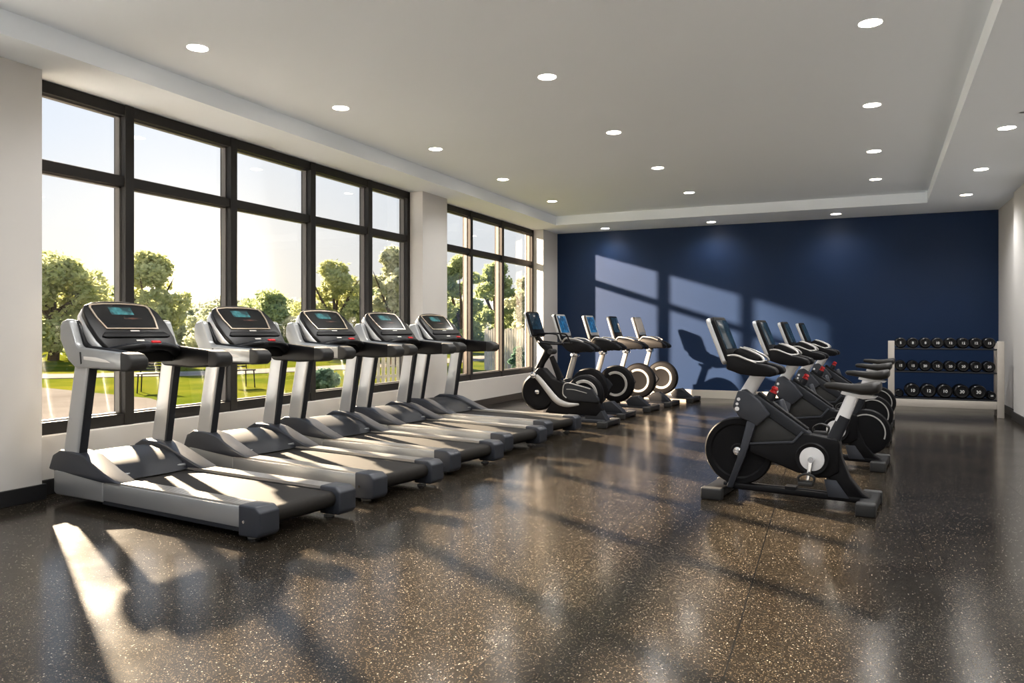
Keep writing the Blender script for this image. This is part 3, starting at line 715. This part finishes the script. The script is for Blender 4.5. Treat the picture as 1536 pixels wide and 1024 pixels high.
def make_lead_bike():
    t = thing('exercise_bike', 'black exercise bike with silver side arm and oval crank cover, beside the last treadmill', 'exercise bike')
    foot_bar(1.22, .26, M['black'], t, 'front_foot', .06, .075)
    foot_bar(.03, .28, M['black'], t, 'rear_foot', .06, .08)
    b = BM()
    for s in (1, -1): bar(b, (1.2, s * .06, .07), (.06, s * .06, .065), .026, .026, .7)
    obj('base_rail', b, M['dgrey2'], t)
    b = BM(); lathe(b, [(0, -.045), (.14, -.05), (.18, -.06), (.235, -.055), (.262, -.03), (.262, .03), (.235, .055), (.18, .06), (.14, .05), (0, .045)], 56, T(1.07, 0, .43)); w = obj('flywheel', b, M['wheel'], t)
    b = BM(); lathe(b, [(0, -.085), (.02, -.085), (.034, -.08), (.036, -.05), (.036, .05), (.034, .08), (.02, .085), (0, .085)], 24, T(1.07, 0, .43)); obj('hub', b, M['chrome'], w)
    # body
    b = BM(); prism(b, [(1.14, .68), (1.06, .77), (.98, .77), (.84, .63), (.66, .575), (.60, .52), (.62, .36), (.15, .35), (.10, .22), (.18, .13), (.95, .15), (.86, .28), (.88, .46), (1.0, .60)], -.075, .075, b=.018, seg=3); obj('body_cover', b, M['black'], t)
    b = BM()
    for s in (1, -1): tube(b, [(1.10, s * .09, .665), (1.03, s * .10, .62), (.90, s * .105, .48), (.79, s * .105, .36), (.70, s * .10, .30), (.58, s * .095, .275), (.43, s * .085, .285)], [.030, .036, .042, .046, .044, .034, .014], 12, flat=.6)
    obj('side_arm', b, M['lightgrey'], t)
    b = BM()
    for s in (1, -1): lathe(b, [(0, s * .08), (.045, s * .08), (.047, s * .135), (.030, s * .145), (0, s * .145)], 20, T(1.105, 0, .67))
    obj('pivot', b, M['chrome'], t)
    # crank pod
    for s in (1, -1):
        b = BM(); prism(b, [(.66, .50), (.64, .56), (.58, .585), (.30, .53), (.22, .50), (.13, .38), (.12, .33), (.16, .315), (.56, .33), (.64, .38)], *sorted((s * .07, s * .12)), b=.02, seg=3); pod = obj('crank_cover', b, M['dgrey'], t)
        b = BM(); tube(b, [(.60, s * .122, .37), (.65, s * .122, .42), (.64, s * .122, .54), (.58, s * .122, .575), (.42, s * .122, .545), (.25, s * .122, .505)], .008, 8); tube(b, [(.60, s * .122, .49), (.48, s * .122, .485), (.30, s * .122, .445)], .005, 8); obj('cover_trim', b, M['lightgrey'], pod)
    ring_wheel(t, .37, .42, .27, .16)
    b = BM(); prism(b, [(.30, .22), (.16, .30), (.06, .12), (.02, .07), (.34, .07), (.36, .14)], -.07, .07, b=.012, seg=3); obj('rear_strut', b, M['dgrey'], t)
    # mast
    b = BM(); tube(b, [(1.08, 0, .74), (1.02, 0, .86), (.95, 0, .97), (.93, 0, 1.04), (1.02, 0, 1.10), (1.10, 0, 1.20), (1.13, 0, 1.26)], [.06, .05, .06, .065, .045, .038, .04], 14, flat=.75); obj('mast', b, M['black'], t)
    b = BM(); lathe(b, [(0, -.09), (.035, -.09), (.04, -.07), (.04, .07), (.035, .09), (0, .09)], 20, T(.87, 0, 1.0)); obj('mast_knob', b, M['rubber'], t)
    b = BM(); bar(b, (.88, .0, .93), (.74, .0, .62), .035, .05, .7); obj('stay', b, M['black'], t)
    b = BM()
    for s in (1, -1):
        tube(b, [(1.05, s * .07, 1.14), (.98, s * .16, 1.13), (.84, s * .19, 1.115), (.70, s * .19, 1.11), (.62, s * .17, 1.11)], .014, 10)
        tube(b, [(1.08, s * .06, 1.24), (.95, s * .12, 1.255), (.78, s * .15, 1.25), (.72, s * .16, 1.23), (.69, s * .17, 1.17), (.66, s * .18, 1.115)], .012, 10)
    obj('handlebar', b, M['black'], t)
    bike_console(t, 1.075, 1.215, 1.185, 1.56, .20, .045, M['silver_d'], M['dimscreen'])
    return t

LB = make_lead_bike(); LB.location = (-3.06, 9.98, 0); LB.rotation_euler = (0, 0, pi - RAD(3)); LB['group'] = 'exercise bikes along the window wall'
kinds = {'blue': make_ring_bike(M['bluescreen'], M['lightgrey'], M['silver_d'])}
kinds['dark'] = make_ring_bike(M['dimscreen'], None, M['silver_d'])
kinds['tan'] = make_ring_bike(M['tan'], M['lightgrey'], M['silver_d'])
L_POS = [(-3.12, 11.05, 3, 'blue', 'black exercise bike with a blue-lit screen, just behind the one beside the last treadmill'),
         (-3.02, 12.15, 3, 'blue', 'black exercise bike in the middle of the window-side five, blue screen half hidden'),
         (-2.90, 13.10, 4, 'dark', 'black exercise bike with a dark blank screen, last but one before the blue wall'),
         (-2.72, 14.05, 5, 'tan', 'black exercise bike nearest the blue wall, its narrow console showing pale')]
used = set()
for x, y, a, k, lab in L_POS:
    o = kinds[k] if k not in used else copy_tree(kinds[k]); used.add(k)
    o.location = (x, y, 0); o.rotation_euler = (0, 0, pi - RAD(a)); o['label'] = lab; o['group'] = 'exercise bikes along the window wall'

# ------------------------------------------------------------------ dumbbell rack
RX0, RX1, RY0, RY1 = .45, 1.90, 13.27, 13.72
rk = thing('dumbbell_rack', 'three-tier pale metal dumbbell rack standing against the blue wall in the corner', 'rack', ((RX0 + RX1) / 2, (RY0 + RY1) / 2, 0))
inv = T(-(RX0 + RX1) / 2, -(RY0 + RY1) / 2, 0)
def rp(name, bm, m, par=rk):
    bm.transform(inv); return obj(name, bm, m, par)
for x in (RX0, RX1):
    b = BM(); box(b, x - .045, x + .045, RY0, RY0 + .06, 0, 1.135, .006); rp('upright', b, M['rack'])
    b = BM(); box(b, x - .03, x + .03, RY1 - .05, RY1, 0, 1.10, .005); rp('upright', b, M['rack'])
    b = BM(); box(b, x - .02, x + .02, RY0 + .05, RY1 - .04, .10, .16, .004); box(b, x - .02, x + .02, RY0 + .05, RY1 - .04, .98, 1.02, .004); rp('side_brace', b, M['rack'])
SH = [(1.02, .083, 8), (.667, .083, 8), (.262, .107, 7)]
for zs, r, n in SH:
    b = BM(); box(b, RX0 + .045, RX1 - .045, RY0 + .02, RY0 + .16, zs - .02, zs, .003); box(b, RX0 + .045, RX1 - .045, RY1 - .17, RY1 - .04, zs - .02, zs, .003)
    s = rp('shelf', b, M['black'])
    b = BM(); box(b, RX0 + .045, RX1 - .045, RY0 + .012, RY0 + .020, zs - .012, zs + .002, .002); rp('shelf_lip', b, M['dgrey2'], s)
b = BM(); box(b, RX0 + .045, RX1 - .045, RY0 + .005, RY0 + .04, .125, .238, .005); rp('bottom_rail', b, M['rack'])

def text_mesh(s, size):
    cu = bpy.data.curves.new('txt', 'FONT'); cu.body = s; cu.size = size; cu.align_x = 'CENTER'; cu.align_y = 'CENTER'; cu.extrude = .0008; cu.offset = .0008
    o = bpy.data.objects.new('txt', cu); COL.objects.link(o); bpy.context.view_layer.update()
    me = bpy.data.meshes.new_from_object(o.evaluated_get(bpy.context.evaluated_depsgraph_get()))
    bpy.data.objects.remove(o); me.transform(RX(pi / 2)); return me

ORD = ['first', 'second', 'third', 'fourth', 'fifth', 'sixth', 'seventh', 'eighth']
NUM = [['5', '8', '8', '10', '12', '12', '12', '15'], ['15', '15', '20', '15', '20', '20', '15', '20'], ['', '10', '12', '10', '30', '30', '20']]
TIER = ['top', 'middle', 'bottom']
for ti, (zs, r, n) in enumerate(SH):
    x0, x1 = RX0 + .055 + r * .95, RX1 - .055 - r
    heads = BM(); hw = .062 + .012 * ti
    prof = [(0, -hw / 2), (r * .52, -hw / 2), (r * .56, -hw / 2 + .005), (r * .80, -hw / 2 + .003), (r * .96, -hw * .30), (r, -hw * .05), (r, hw * .25), (r * .92, hw / 2), (r * .4, hw / 2), (0, hw / 2)]
    lathe(heads, prof, 32); hme = bpy.data.meshes.new('dumbbell_head'); heads.to_mesh(hme); heads.free()
    for i in range(n):
        x = x0 + (x1 - x0) * i / (n - 1); sc = 1
        if ti == 2:
            x = [.567, .745, .965, 1.185, 1.405, 1.625, 1.79][i]; sc = .56 if i in (0, 6) else 1
        rs_ = r * sc; yc = (RY0 + RY1) / 2 - .02; z = zs + rs_ + .0005
        side = 'counting from the left'
        lab = 'black dumbbell, %s of %s from the left on the %s tier of the rack' % (ORD[i], {8: 'eight', 7: 'seven'}[n], TIER[ti])
        d = thing('dumbbell', lab, 'dumbbell', (x, yc, z), RAD(random.uniform(-1, 1)), 'dumbbells on the %s tier' % TIER[ti])
        o = obj('head', hme if i == 0 else hme, M['iron'], d); o.location = (0, -.125, 0)
        o = obj('head', hme, M['iron'], d); o.location = (0, .125, 0); o.rotation_euler = (0, 0, pi)
        b = BM(); lathe(b, [(0, -.10), (.013, -.10), (.0165, -.03), (.0165, .03), (.013, .10), (0, .10)], 16); obj('handle', b, M['chrome'], d)
        if sc != 1: d.scale = (sc, 1, sc)
        if NUM[ti][i]:
            me = text_mesh(NUM[ti][i], r * .60); me.transform(T(0, -.125 - hw / 2 - .0012, 0)); obj('number', me, M['number'], d, smooth=False)
print('dumbbells ok')

# ------------------------------------------------------------------ ceiling lights
def ldisc():
    t = thing('ceiling_light', '', 'ceiling light')
    b = BM(); lathe(b, [(.076, .0), (.078, .010), (.088, .012), (.100, .006), (.102, .0)], 40, RX(pi / 2)); obj('trim_ring', b, M['trim'], t)
    b = BM(); lathe(b, [(0, .004), (.077, .004), (.077, .0), (0, 0)], 40, RX(pi / 2)); obj('lens', b, M['lamp'], t)
    return t
M['trim'] = mat('white light trim', (.75, .74, .72), .4)
M['lamp'] = mat('warm lamp lens', (.9, .85, .8), .4, emit=(1, .88, .72), es=22)
LIGHTS = [(-4.64, 4.37, ZT), (-4.62, 6.13, ZT), (-4.63, 7.99, ZT), (-4.68, 10.0, ZT), (-4.72, 12.04, ZT),
          (-2.44, 6.11, ZT), (-2.46, 8.13, ZT), (-2.46, 10.15, ZT), (-2.45, 12.18, ZT),
          (.07, 5.98, ZT), (.11, 8.17, ZT), (.16, 10.29, ZT), (.21, 12.21, ZT),
          (-4.56, 14.5, ZS), (-2.50, 14.45, ZS), (-.37, 14.33, ZS), (1.33, 8.93, ZS), (1.38, 11.1, ZS), (1.44, 13.1, ZS)]
LN = ['round recessed downlight, nearest the camera in the row above the treadmills', 'round recessed downlight, second in the row above the treadmills', 'round recessed downlight, third in the row above the treadmills', 'round recessed downlight, fourth in the row above the treadmills', 'round recessed downlight, fifth and farthest in the row above the treadmills',
      'round recessed downlight, nearest the camera in the middle row of the raised ceiling', 'round recessed downlight, second in the middle row of the raised ceiling', 'round recessed downlight, third in the middle row of the raised ceiling', 'round recessed downlight, farthest in the middle row of the raised ceiling',
      'largest round recessed downlight, nearest the camera at the right of the raised ceiling', 'round recessed downlight, second in the row along the right of the raised ceiling', 'round recessed downlight, third in the row along the right of the raised ceiling', 'round recessed downlight, farthest in the row along the right of the raised ceiling',
      'round downlight in the lowered ceiling strip by the blue wall, closest to the windows', 'round downlight in the middle of the lowered strip along the blue wall', 'round downlight in the lowered strip by the blue wall, farthest from the windows', 'round downlight in the lowered right-hand strip, nearest the camera', 'round downlight in the lowered right-hand strip, middle of three', 'round downlight in the lowered right-hand strip above the dumbbell rack']
l0 = ldisc()
SPOT_W = 58
for i, (x, y, z) in enumerate(LIGHTS):
    o = l0 if i == 0 else copy_tree(l0)
    o.location = (x, y, z - .0005); o.rotation_euler = (0, 0, 0); o['label'] = LN[i]; o['group'] = 'recessed ceiling downlights'
# the same lamps go on behind the camera, as bare lamps without fittings
ALL = LIGHTS + [(-4.6, 2.3, ZT), (-4.6, .2, ZT), (-4.6, -1.8, ZT), (-2.45, 4.05, ZT), (-2.45, 2.0, ZT), (-2.45, 0, ZT), (.05, 3.9, ZT), (.0, 1.8, ZT), (0, -.3, ZT), (1.3, 6.8, ZS), (1.25, 4.6, ZS), (1.2, 2.4, ZS)]
for (x, y, z) in ALL:
    ld = bpy.data.lights.new('downlight', 'SPOT'); ld.energy = SPOT_W * (.4 if y > 14 else 1); ld.spot_size = RAD(150); ld.spot_blend = .9; ld.shadow_soft_size = .07; ld.color = (1, .985, .97)
    lo = bpy.data.objects.new('downlight_lamp', ld); COL.objects.link(lo); lo.location = (x, y, z - .03)

# smoke detector mark on the right-hand ceiling strip
b = BM(); lathe(b, [(0, 0), (.03, 0), (.03, .012), (.0, .016)], 20, T(1.36, 8.35, ZS) @ RX(pi / 2) ); 
tag(obj('sprinkler_cap', b, M['trim']), 'tiny dark-edged cap on the lowered ceiling strip beside the nearest downlight', 'sprinkler')

# ------------------------------------------------------------------ outdoors
GZ = -.12
def flat(pts, z):
    t = bmesh.new(); t.faces.new([t.verts.new((x, y, z)) for x, y in pts]); 
    bmesh.ops.recalc_face_normals(t, faces=t.faces[:])
    for f in t.faces:
        if f.normal.z < 0: f.normal_flip()
    b = BM(); append(b, t); return b
b = BM(); box(b, -400, -6.35, -200, 500, GZ - .5, GZ, 0); tag(struct('lawn', b, M['grass']), 'wide green lawn outside the windows', 'lawn')
b = BM(); box(b, -400, 0, 16, 500, GZ - .5, GZ - .002, 0); 
b.free()
t = bmesh.new(); P = [(-6.35, 3.7), (-30, 3.7), (-30, 15.5), (-18, 12.2), (-13.2, 11.2), (-11, 10.0), (-8.5, 8.6), (-6.35, 7.9)]
a = [t.verts.new((x, y, GZ)) for x, y in P]; c = [t.verts.new((x, y, GZ + .03)) for x, y in P]
t.faces.new(a); t.faces.new(c)
for i in range(len(P)): t.faces.new([a[i], a[(i + 1) % len(P)], c[(i + 1) % len(P)], c[i]])
bmesh.ops.recalc_face_normals(t, faces=t.faces[:]); b = BM(); append(b, t)
tag(struct('patio', b, M['patio']), 'pale concrete patio outside the window', 'patio')
def strip(pts, w, z0, z1):
    b = BM(); A = []; B = []
    for i, p in enumerate(pts):
        q0 = Vector(pts[max(0, i - 1)]); q1 = Vector(pts[min(len(pts) - 1, i + 1)]); d = (q1 - q0).normalized(); n = Vector((-d.y, d.x))
        A.append((p[0] + n.x * w / 2, p[1] + n.y * w / 2)); B.append((p[0] - n.x * w / 2, p[1] - n.y * w / 2))
    loft(b, [[(*A[i], z0), (*A[i], z1), (*B[i], z1), (*B[i], z0)] for i in range(len(pts))]); return b
tag(struct('road', strip([(-60, 4), (-32, 11.5), (-22.7, 15.3), (-19.3, 19), (-18, 23), (-17.2, 30), (-17.6, 37), (-19, 60)], 2.6, GZ, GZ + .02), M['road']), 'pale road crossing the lawn', 'road')
b = BM(); box(b, -60, 60, -70, YN - .2, GZ, GZ + .03, 0); box(b, -60, -6.15, YN - .2, 3.7, GZ, GZ + .032, 0); tag(struct('bounce_ground', b, M['concrete']), 'unseen pale ground added to bounce light indoors', 'bounce_ground')  # unseen ground added to bounce sunlight up onto the ceiling
# hills
b = BM(); rings = []
for k in range(60):
    a = RAD(-20 + 150 * k / 59); rr = 320
    h = 9 + 13 * (.5 + .5 * sin(k * .37 + 1.0)) + 4 * sin(k * 1.1)
    X, Y = -rr * cos(a), rr * sin(a)
    rings.append([(X * .8, Y * .8, GZ - 1), (X * .9, Y * .9, h * .7), (X, Y, h), (X * 1.1, Y * 1.1, GZ - 1)])
loft(b, rings); tag(struct('hills', b, M['hill']), 'low hazy hills on the horizon', 'hills')

def leaf_mesh(blobs, n, size, seed):
    rnd = random.Random(seed); vs = []; fs = []
    tot = sum(r ** 2 for *_, r in blobs)
    for (cx, cy, cz, r) in blobs:
        for _ in range(int(n * r * r / tot)):
            while True:
                d = Vector((rnd.uniform(-1, 1), rnd.uniform(-1, 1), rnd.uniform(-1, 1)))
                if .2 < d.length < 1: break
            d = d.normalized() * (rnd.uniform(.45, 1.0) ** .5) * (1 + .16 * abs(rnd.gauss(0, 1)))
            p = Vector((cx, cy, cz)) + Vector((d.x * r, d.y * r, d.z * r * .82))
            u = Vector((rnd.gauss(0, 1), rnd.gauss(0, 1), rnd.gauss(0, .7))).normalized(); v = u.cross(Vector((rnd.gauss(0, 1), rnd.gauss(0, 1), rnd.gauss(0, 1)))).normalized()
            s = size * rnd.uniform(.6, 1.3); i = len(vs)
            vs += [p - u * s, p + v * s * .55, p + u * s, p - v * s * .55]; fs.append((i, i + 1, i + 2, i + 3))
    me = bpy.data.meshes.new('crown'); me.from_pydata(vs, [], fs); me.update(); return me
def ray(px):
    u = (px - 768) / 1149; th = RAD(24.4); return (-sin(th) + u * cos(th), cos(th) + u * sin(th))
def tree(name, label, px, ytop, hw, d, lf, n, size, seed, low=.25, cat='tree', trunk=True):
    """one tree: height, width and distance in metres taken from its place"""
    rnd = random.Random(seed); r = ray(px); X, Y = r[0] * d, r[1] * d
    H = 1.3 + (495 - ytop) / 1149 * d - GZ; W = hw / 1149 * d
    t = thing(name, label, cat, (X, Y, GZ), group='trees and shrubs beyond the lawn')
    if trunk:
        b = BM(); tube(b, [(0, 0, 0), (.05 * W, 0, H * .3), (-.03 * W, 0, H * .6)], [W * .07 + .05, W * .05 + .04, W * .02 + .02], 8)
        for k in range(6):
            a = rnd.uniform(0, 6.28); tube(b, [(0, 0, H * rnd.uniform(.25, .45)), (W * .35 * cos(a), W * .35 * sin(a), H * .6), (W * .6 * cos(a), W * .6 * sin(a), H * .78)], [W * .03 + .02, W * .02 + .012, .008], 6)
        obj('trunk', b, M['bark'], t)
    blobs = []
    for k in range(46):
        a = rnd.uniform(0, 6.28); zz = rnd.uniform(low, .93); prof = math.sin(min(1, (1 - zz) / .55) * pi / 2) * (.75 if zz < .4 else 1)
        rr = W * .78 * prof * rnd.uniform(.35, 1); br = W * rnd.uniform(.13, .30)
        blobs.append((rr * cos(a) * 1.15, rr * sin(a), min(zz * H, H - br * .8), br))
    blobs.append((0, 0, H - W * .3, W * .3))
    me = leaf_mesh(blobs, n, size, seed); obj('foliage', me, lf, t, smooth=False)
    return t
TR = [('leafy_tree', 'large yellow-green tree nearest the white pillar, its crown filling the first tall pane', 80, 376, 96, 36, 'leaf1', 13500, 0.13, 1, .2),
      ('leafy_tree', 'rounded tree tinted gold by the low sun, right of the first mullion', 224, 377, 66, 31, 'leaf1', 9750, 0.11, 2, .22),
      ('leafy_tree', 'small green tree filling the gap low behind the first two treadmill consoles', 160, 430, 75, 40, 'leaf2', 7500, 0.13, 3, .05),
      ('leafy_tree', 'green tree seen between the second and third treadmill consoles', 405, 437, 65, 46, 'leaf2', 9000, 0.14, 4, .05),
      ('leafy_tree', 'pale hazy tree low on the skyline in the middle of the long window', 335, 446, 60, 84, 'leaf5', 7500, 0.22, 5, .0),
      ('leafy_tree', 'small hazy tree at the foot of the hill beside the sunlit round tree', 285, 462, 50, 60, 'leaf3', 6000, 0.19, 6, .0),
      ('leafy_tree', 'broad spreading tree seen above the third and fourth treadmill consoles', 502, 388, 60, 38, 'leaf1', 11250, 0.11, 7, .12),
      ('leafy_tree', 'tall dusty green tree seen in the last pane of the long window', 590, 368, 52, 31, 'leaf3', 11250, 0.11, 8, .1),
      ('leafy_tree', 'low green tree behind the fourth treadmill console', 545, 430, 52, 48, 'leaf2', 7500, 0.13, 9, .0),
      ('leafy_tree', 'tall green tree in the first pane of the far window', 692, 380, 45, 38, 'leaf2', 10500, 0.12, 10, .1),
      ('leafy_tree', 'green tree in the middle pane of the far window', 742, 392, 45, 50, 'leaf2', 10500, 0.13, 11, .06),
      ('leafy_tree', 'thin pale tree in the last pane of the far window', 788, 412, 32, 40, 'leaf3', 5250, 0.11, 12, .2),
      ('leafy_tree', 'dim green tree far behind the white pillar between the windows', 640, 410, 56, 50, 'leaf2', 6000, 0.16, 13, .05)]
for a in TR:
    nm, lab, px, yt, hw, d, lf, n, sz, sd, low = a
    tree(nm, lab, px, yt, hw, d, M[lf], n, sz, sd, low)
SHR = [('low shrub bank beyond the road, behind the first treadmill', 85, 470, 60, 54), ('low shrub bank beyond the road, behind the second treadmill', 205, 466, 60, 63), ('low shrub bank in the middle of the long window', 325, 456, 62, 54), ('shrub bank rising behind the second treadmill console', 385, 448, 45, 72),
       ('low shrub bank behind the third treadmill console', 440, 450, 60, 63), ('low shrub bank behind the fourth treadmill console', 545, 452, 58, 54), ('low shrub bank in the far window beneath the trees', 690, 450, 60, 60), ('low shrub bank behind the pale picket fence', 790, 456, 50, 70)]
for i, (lab, px, yt, hw, d) in enumerate(SHR):
    tree('shrub_bank', lab, px, yt, hw, d, M['leaf2' if i % 2 else 'leaf3'], 5500, .17, 40 + i, 0, cat='shrub', trunk=False)
tree('shrub', 'blue-green shrub close outside the glass between the third and fourth treadmills', 486, 552, 26, 16, M['leaf4'], 3500, .05, 60, 0, cat='shrub', trunk=False)
tree('shrub', 'grey-green shrub outside the far window by the pale fence', 778, 520, 16, 22, M['leaf4'], 2000, .06, 61, 0, cat='shrub', trunk=False)

# fences
def fence(label, pa, da, pb, db, h, step):
    A = Vector([c * da for c in ray(pa)]); B = Vector([c * db for c in ray(pb)])
    t = thing('picket_fence', label, 'fence', (A.x, A.y, GZ)); n = max(2, int((B - A).length / step)); ang = math.atan2((B - A).y, (B - A).x); t.rotation_euler = (0, 0, ang); L = (B - A).length
    b = BM()
    for i in range(n):
        x = L * i / (n - 1); box(b, x - step * .36, x + step * .36, -.012, .012, .03, h * (1 + .03 * sin(i * 2.1)), .003, 1)
    obj('pickets', b, M['fencewood'], t)
    b = BM(); box(b, -.05, L + .05, .012, .05, h * .25, h * .25 + .07, .003); box(b, -.05, L + .05, .012, .05, h * .78, h * .78 + .07, .003); obj('fence_rail', b, M['fencewood'], t)
    for k in range(3):
        x = L * k / 2; b = BM(); box(b, x - .04, x + .04, .05, .12, 0, h * 1.02, .004); obj('post', b, M['fencewood'], t)
fence('pale picket fence beyond the grass outside the far window', 728, 27, 800, 24, 1.45, .16)
fence('low slatted fence outside the last pane of the long window', 552, 18.5, 604, 19.5, .95, .14)

# garden chairs on the patio edge
def garden_chair(label, px, d, rz):
    r = ray(px); t = thing('garden_chair', label, 'garden chair', (r[0] * d, r[1] * d, GZ + .0), rz, 'dark garden chairs outside')
    for x in (-.24, .24):
        for y in (-.23, .23):
            b = BM(); tube(b, [(x, y, 0), (x * .92, y * .92, .42)], .014, 8, smooth=False); obj('leg', b, M['black'], t)
    b = BM(); box(b, -.26, .26, -.25, .25, .42, .45, .01); obj('seat', b, M['black'], t)
    b = BM()
    for k in range(7): box(b, -.24, .24, .0, .012, .04 + k * .065, .08 + k * .065, .003, M=T(0, .24, .45) @ RX(RAD(-12)))
    for x in (-.25, .25): tube(b, [(x, .22, .42), (x, .35, .97)], .013, 8, smooth=False)
    obj('backrest', b, M['black'], t)
garden_chair('dark metal garden chair outside, seen under the first treadmill handrail', 226, 17.5, RAD(40))
garden_chair('dark metal garden chair outside, seen under the second treadmill handrail', 362, 19, RAD(70))

# ------------------------------------------------------------------ sky, sun, lamps
W = bpy.data.worlds.new('World'); S.world = W; W.use_nodes = True
nt = W.node_tree; L = nt.links; bg = nt.nodes['Background']
tc = nt.nodes.new('ShaderNodeTexCoord'); sep = nt.nodes.new('ShaderNodeSeparateXYZ'); L.new(tc.outputs['Generated'], sep.inputs[0])
ramp = nt.nodes.new('ShaderNodeValToRGB'); e = ramp.color_ramp.elements
e[0].position = 0; e[0].color = (1.0, .95, .88, 1); e[1].position = 1; e[1].color = (.42, .60, .95, 1)
for p, c in ((.10, (.95, .95, .98)), (.22, (.84, .90, 1.03)), (.5, (.66, .79, 1.02))):
    x = e.new(p); x.color = (*c, 1)
L.new(sep.outputs['Z'], ramp.inputs[0])
sd = Vector((-.77, .72, .065)).normalized()
dt = nt.nodes.new('ShaderNodeVectorMath'); dt.operation = 'DOT_PRODUCT'; dt.inputs[1].default_value = sd; L.new(tc.outputs['Generated'], dt.inputs[0])
def glow(pw, col):
    m1 = nt.nodes.new('ShaderNodeMath'); m1.operation = 'MAXIMUM'; m1.inputs[1].default_value = 0; L.new(dt.outputs['Value'], m1.inputs[0])
    m2 = nt.nodes.new('ShaderNodeMath'); m2.operation = 'POWER'; m2.inputs[1].default_value = pw; L.new(m1.outputs[0], m2.inputs[0])
    v = nt.nodes.new('ShaderNodeVectorMath'); v.operation = 'SCALE'; v.inputs[0].default_value = col; L.new(m2.outputs[0], v.inputs['Scale']); return v.outputs[0]
a1 = nt.nodes.new('ShaderNodeVectorMath'); a1.operation = 'ADD'; L.new(ramp.outputs[0], a1.inputs[0]); L.new(glow(60, (.35, .25, .12)), a1.inputs[1])
a2 = nt.nodes.new('ShaderNodeVectorMath'); a2.operation = 'ADD'; L.new(a1.outputs[0], a2.inputs[0]); L.new(glow(900, (6, 4.6, 2.8)), a2.inputs[1])
L.new(a2.outputs[0], bg.inputs[0]); bg.inputs['Strength'].default_value = .57

def sun(name, to, strength, col, ang):
    ld = bpy.data.lights.new(name, 'SUN'); ld.energy = strength; ld.color = col; ld.angle = RAD(ang)
    o = bpy.data.objects.new(name, ld); COL.objects.link(o); o.rotation_euler = Vector(to).to_track_quat('-Z', 'Y').to_euler(); return o
sun('sun', (.86, -.50, -.455), 25.0, (1, .78, .56), 1.2)
# added spot without a real source, lights the patches on the blue wall
ld = bpy.data.lights.new('added_patch_spot', 'SPOT'); ld.energy = 480000; ld.color = (1, .72, .50); ld.shadow_soft_size = .5; ld.spot_size = RAD(6.6); ld.spot_blend = .55
lo = bpy.data.objects.new('added_patch_spot', ld); COL.objects.link(lo)
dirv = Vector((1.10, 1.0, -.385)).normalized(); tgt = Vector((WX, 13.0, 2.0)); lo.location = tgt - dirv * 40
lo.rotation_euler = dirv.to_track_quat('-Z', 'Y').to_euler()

# ------------------------------------------------------------------ camera
cam = bpy.data.cameras.new('camera'); cam.sensor_width = 36; cam.lens = 36 * 1149 / 1536; cam.shift_y = -17 / 1536; cam.clip_end = 1500
co = bpy.data.objects.new('camera', cam); COL.objects.link(co); co.location = (0, 0, 1.3); co.rotation_euler = (RAD(90), 0, RAD(24.4))
S.camera = co
S.view_settings.view_transform = 'Standard'; S.view_settings.look = 'None'; S.view_settings.gamma = 1; S.view_settings.use_curve_mapping = False
S.view_settings.exposure = .82
S.cycles.max_bounces = 12; S.cycles.diffuse_bounces = 8; S.cycles.transparent_max_bounces = 12; S.cycles.sample_clamp_indirect = 0
S.cycles.use_denoising = True
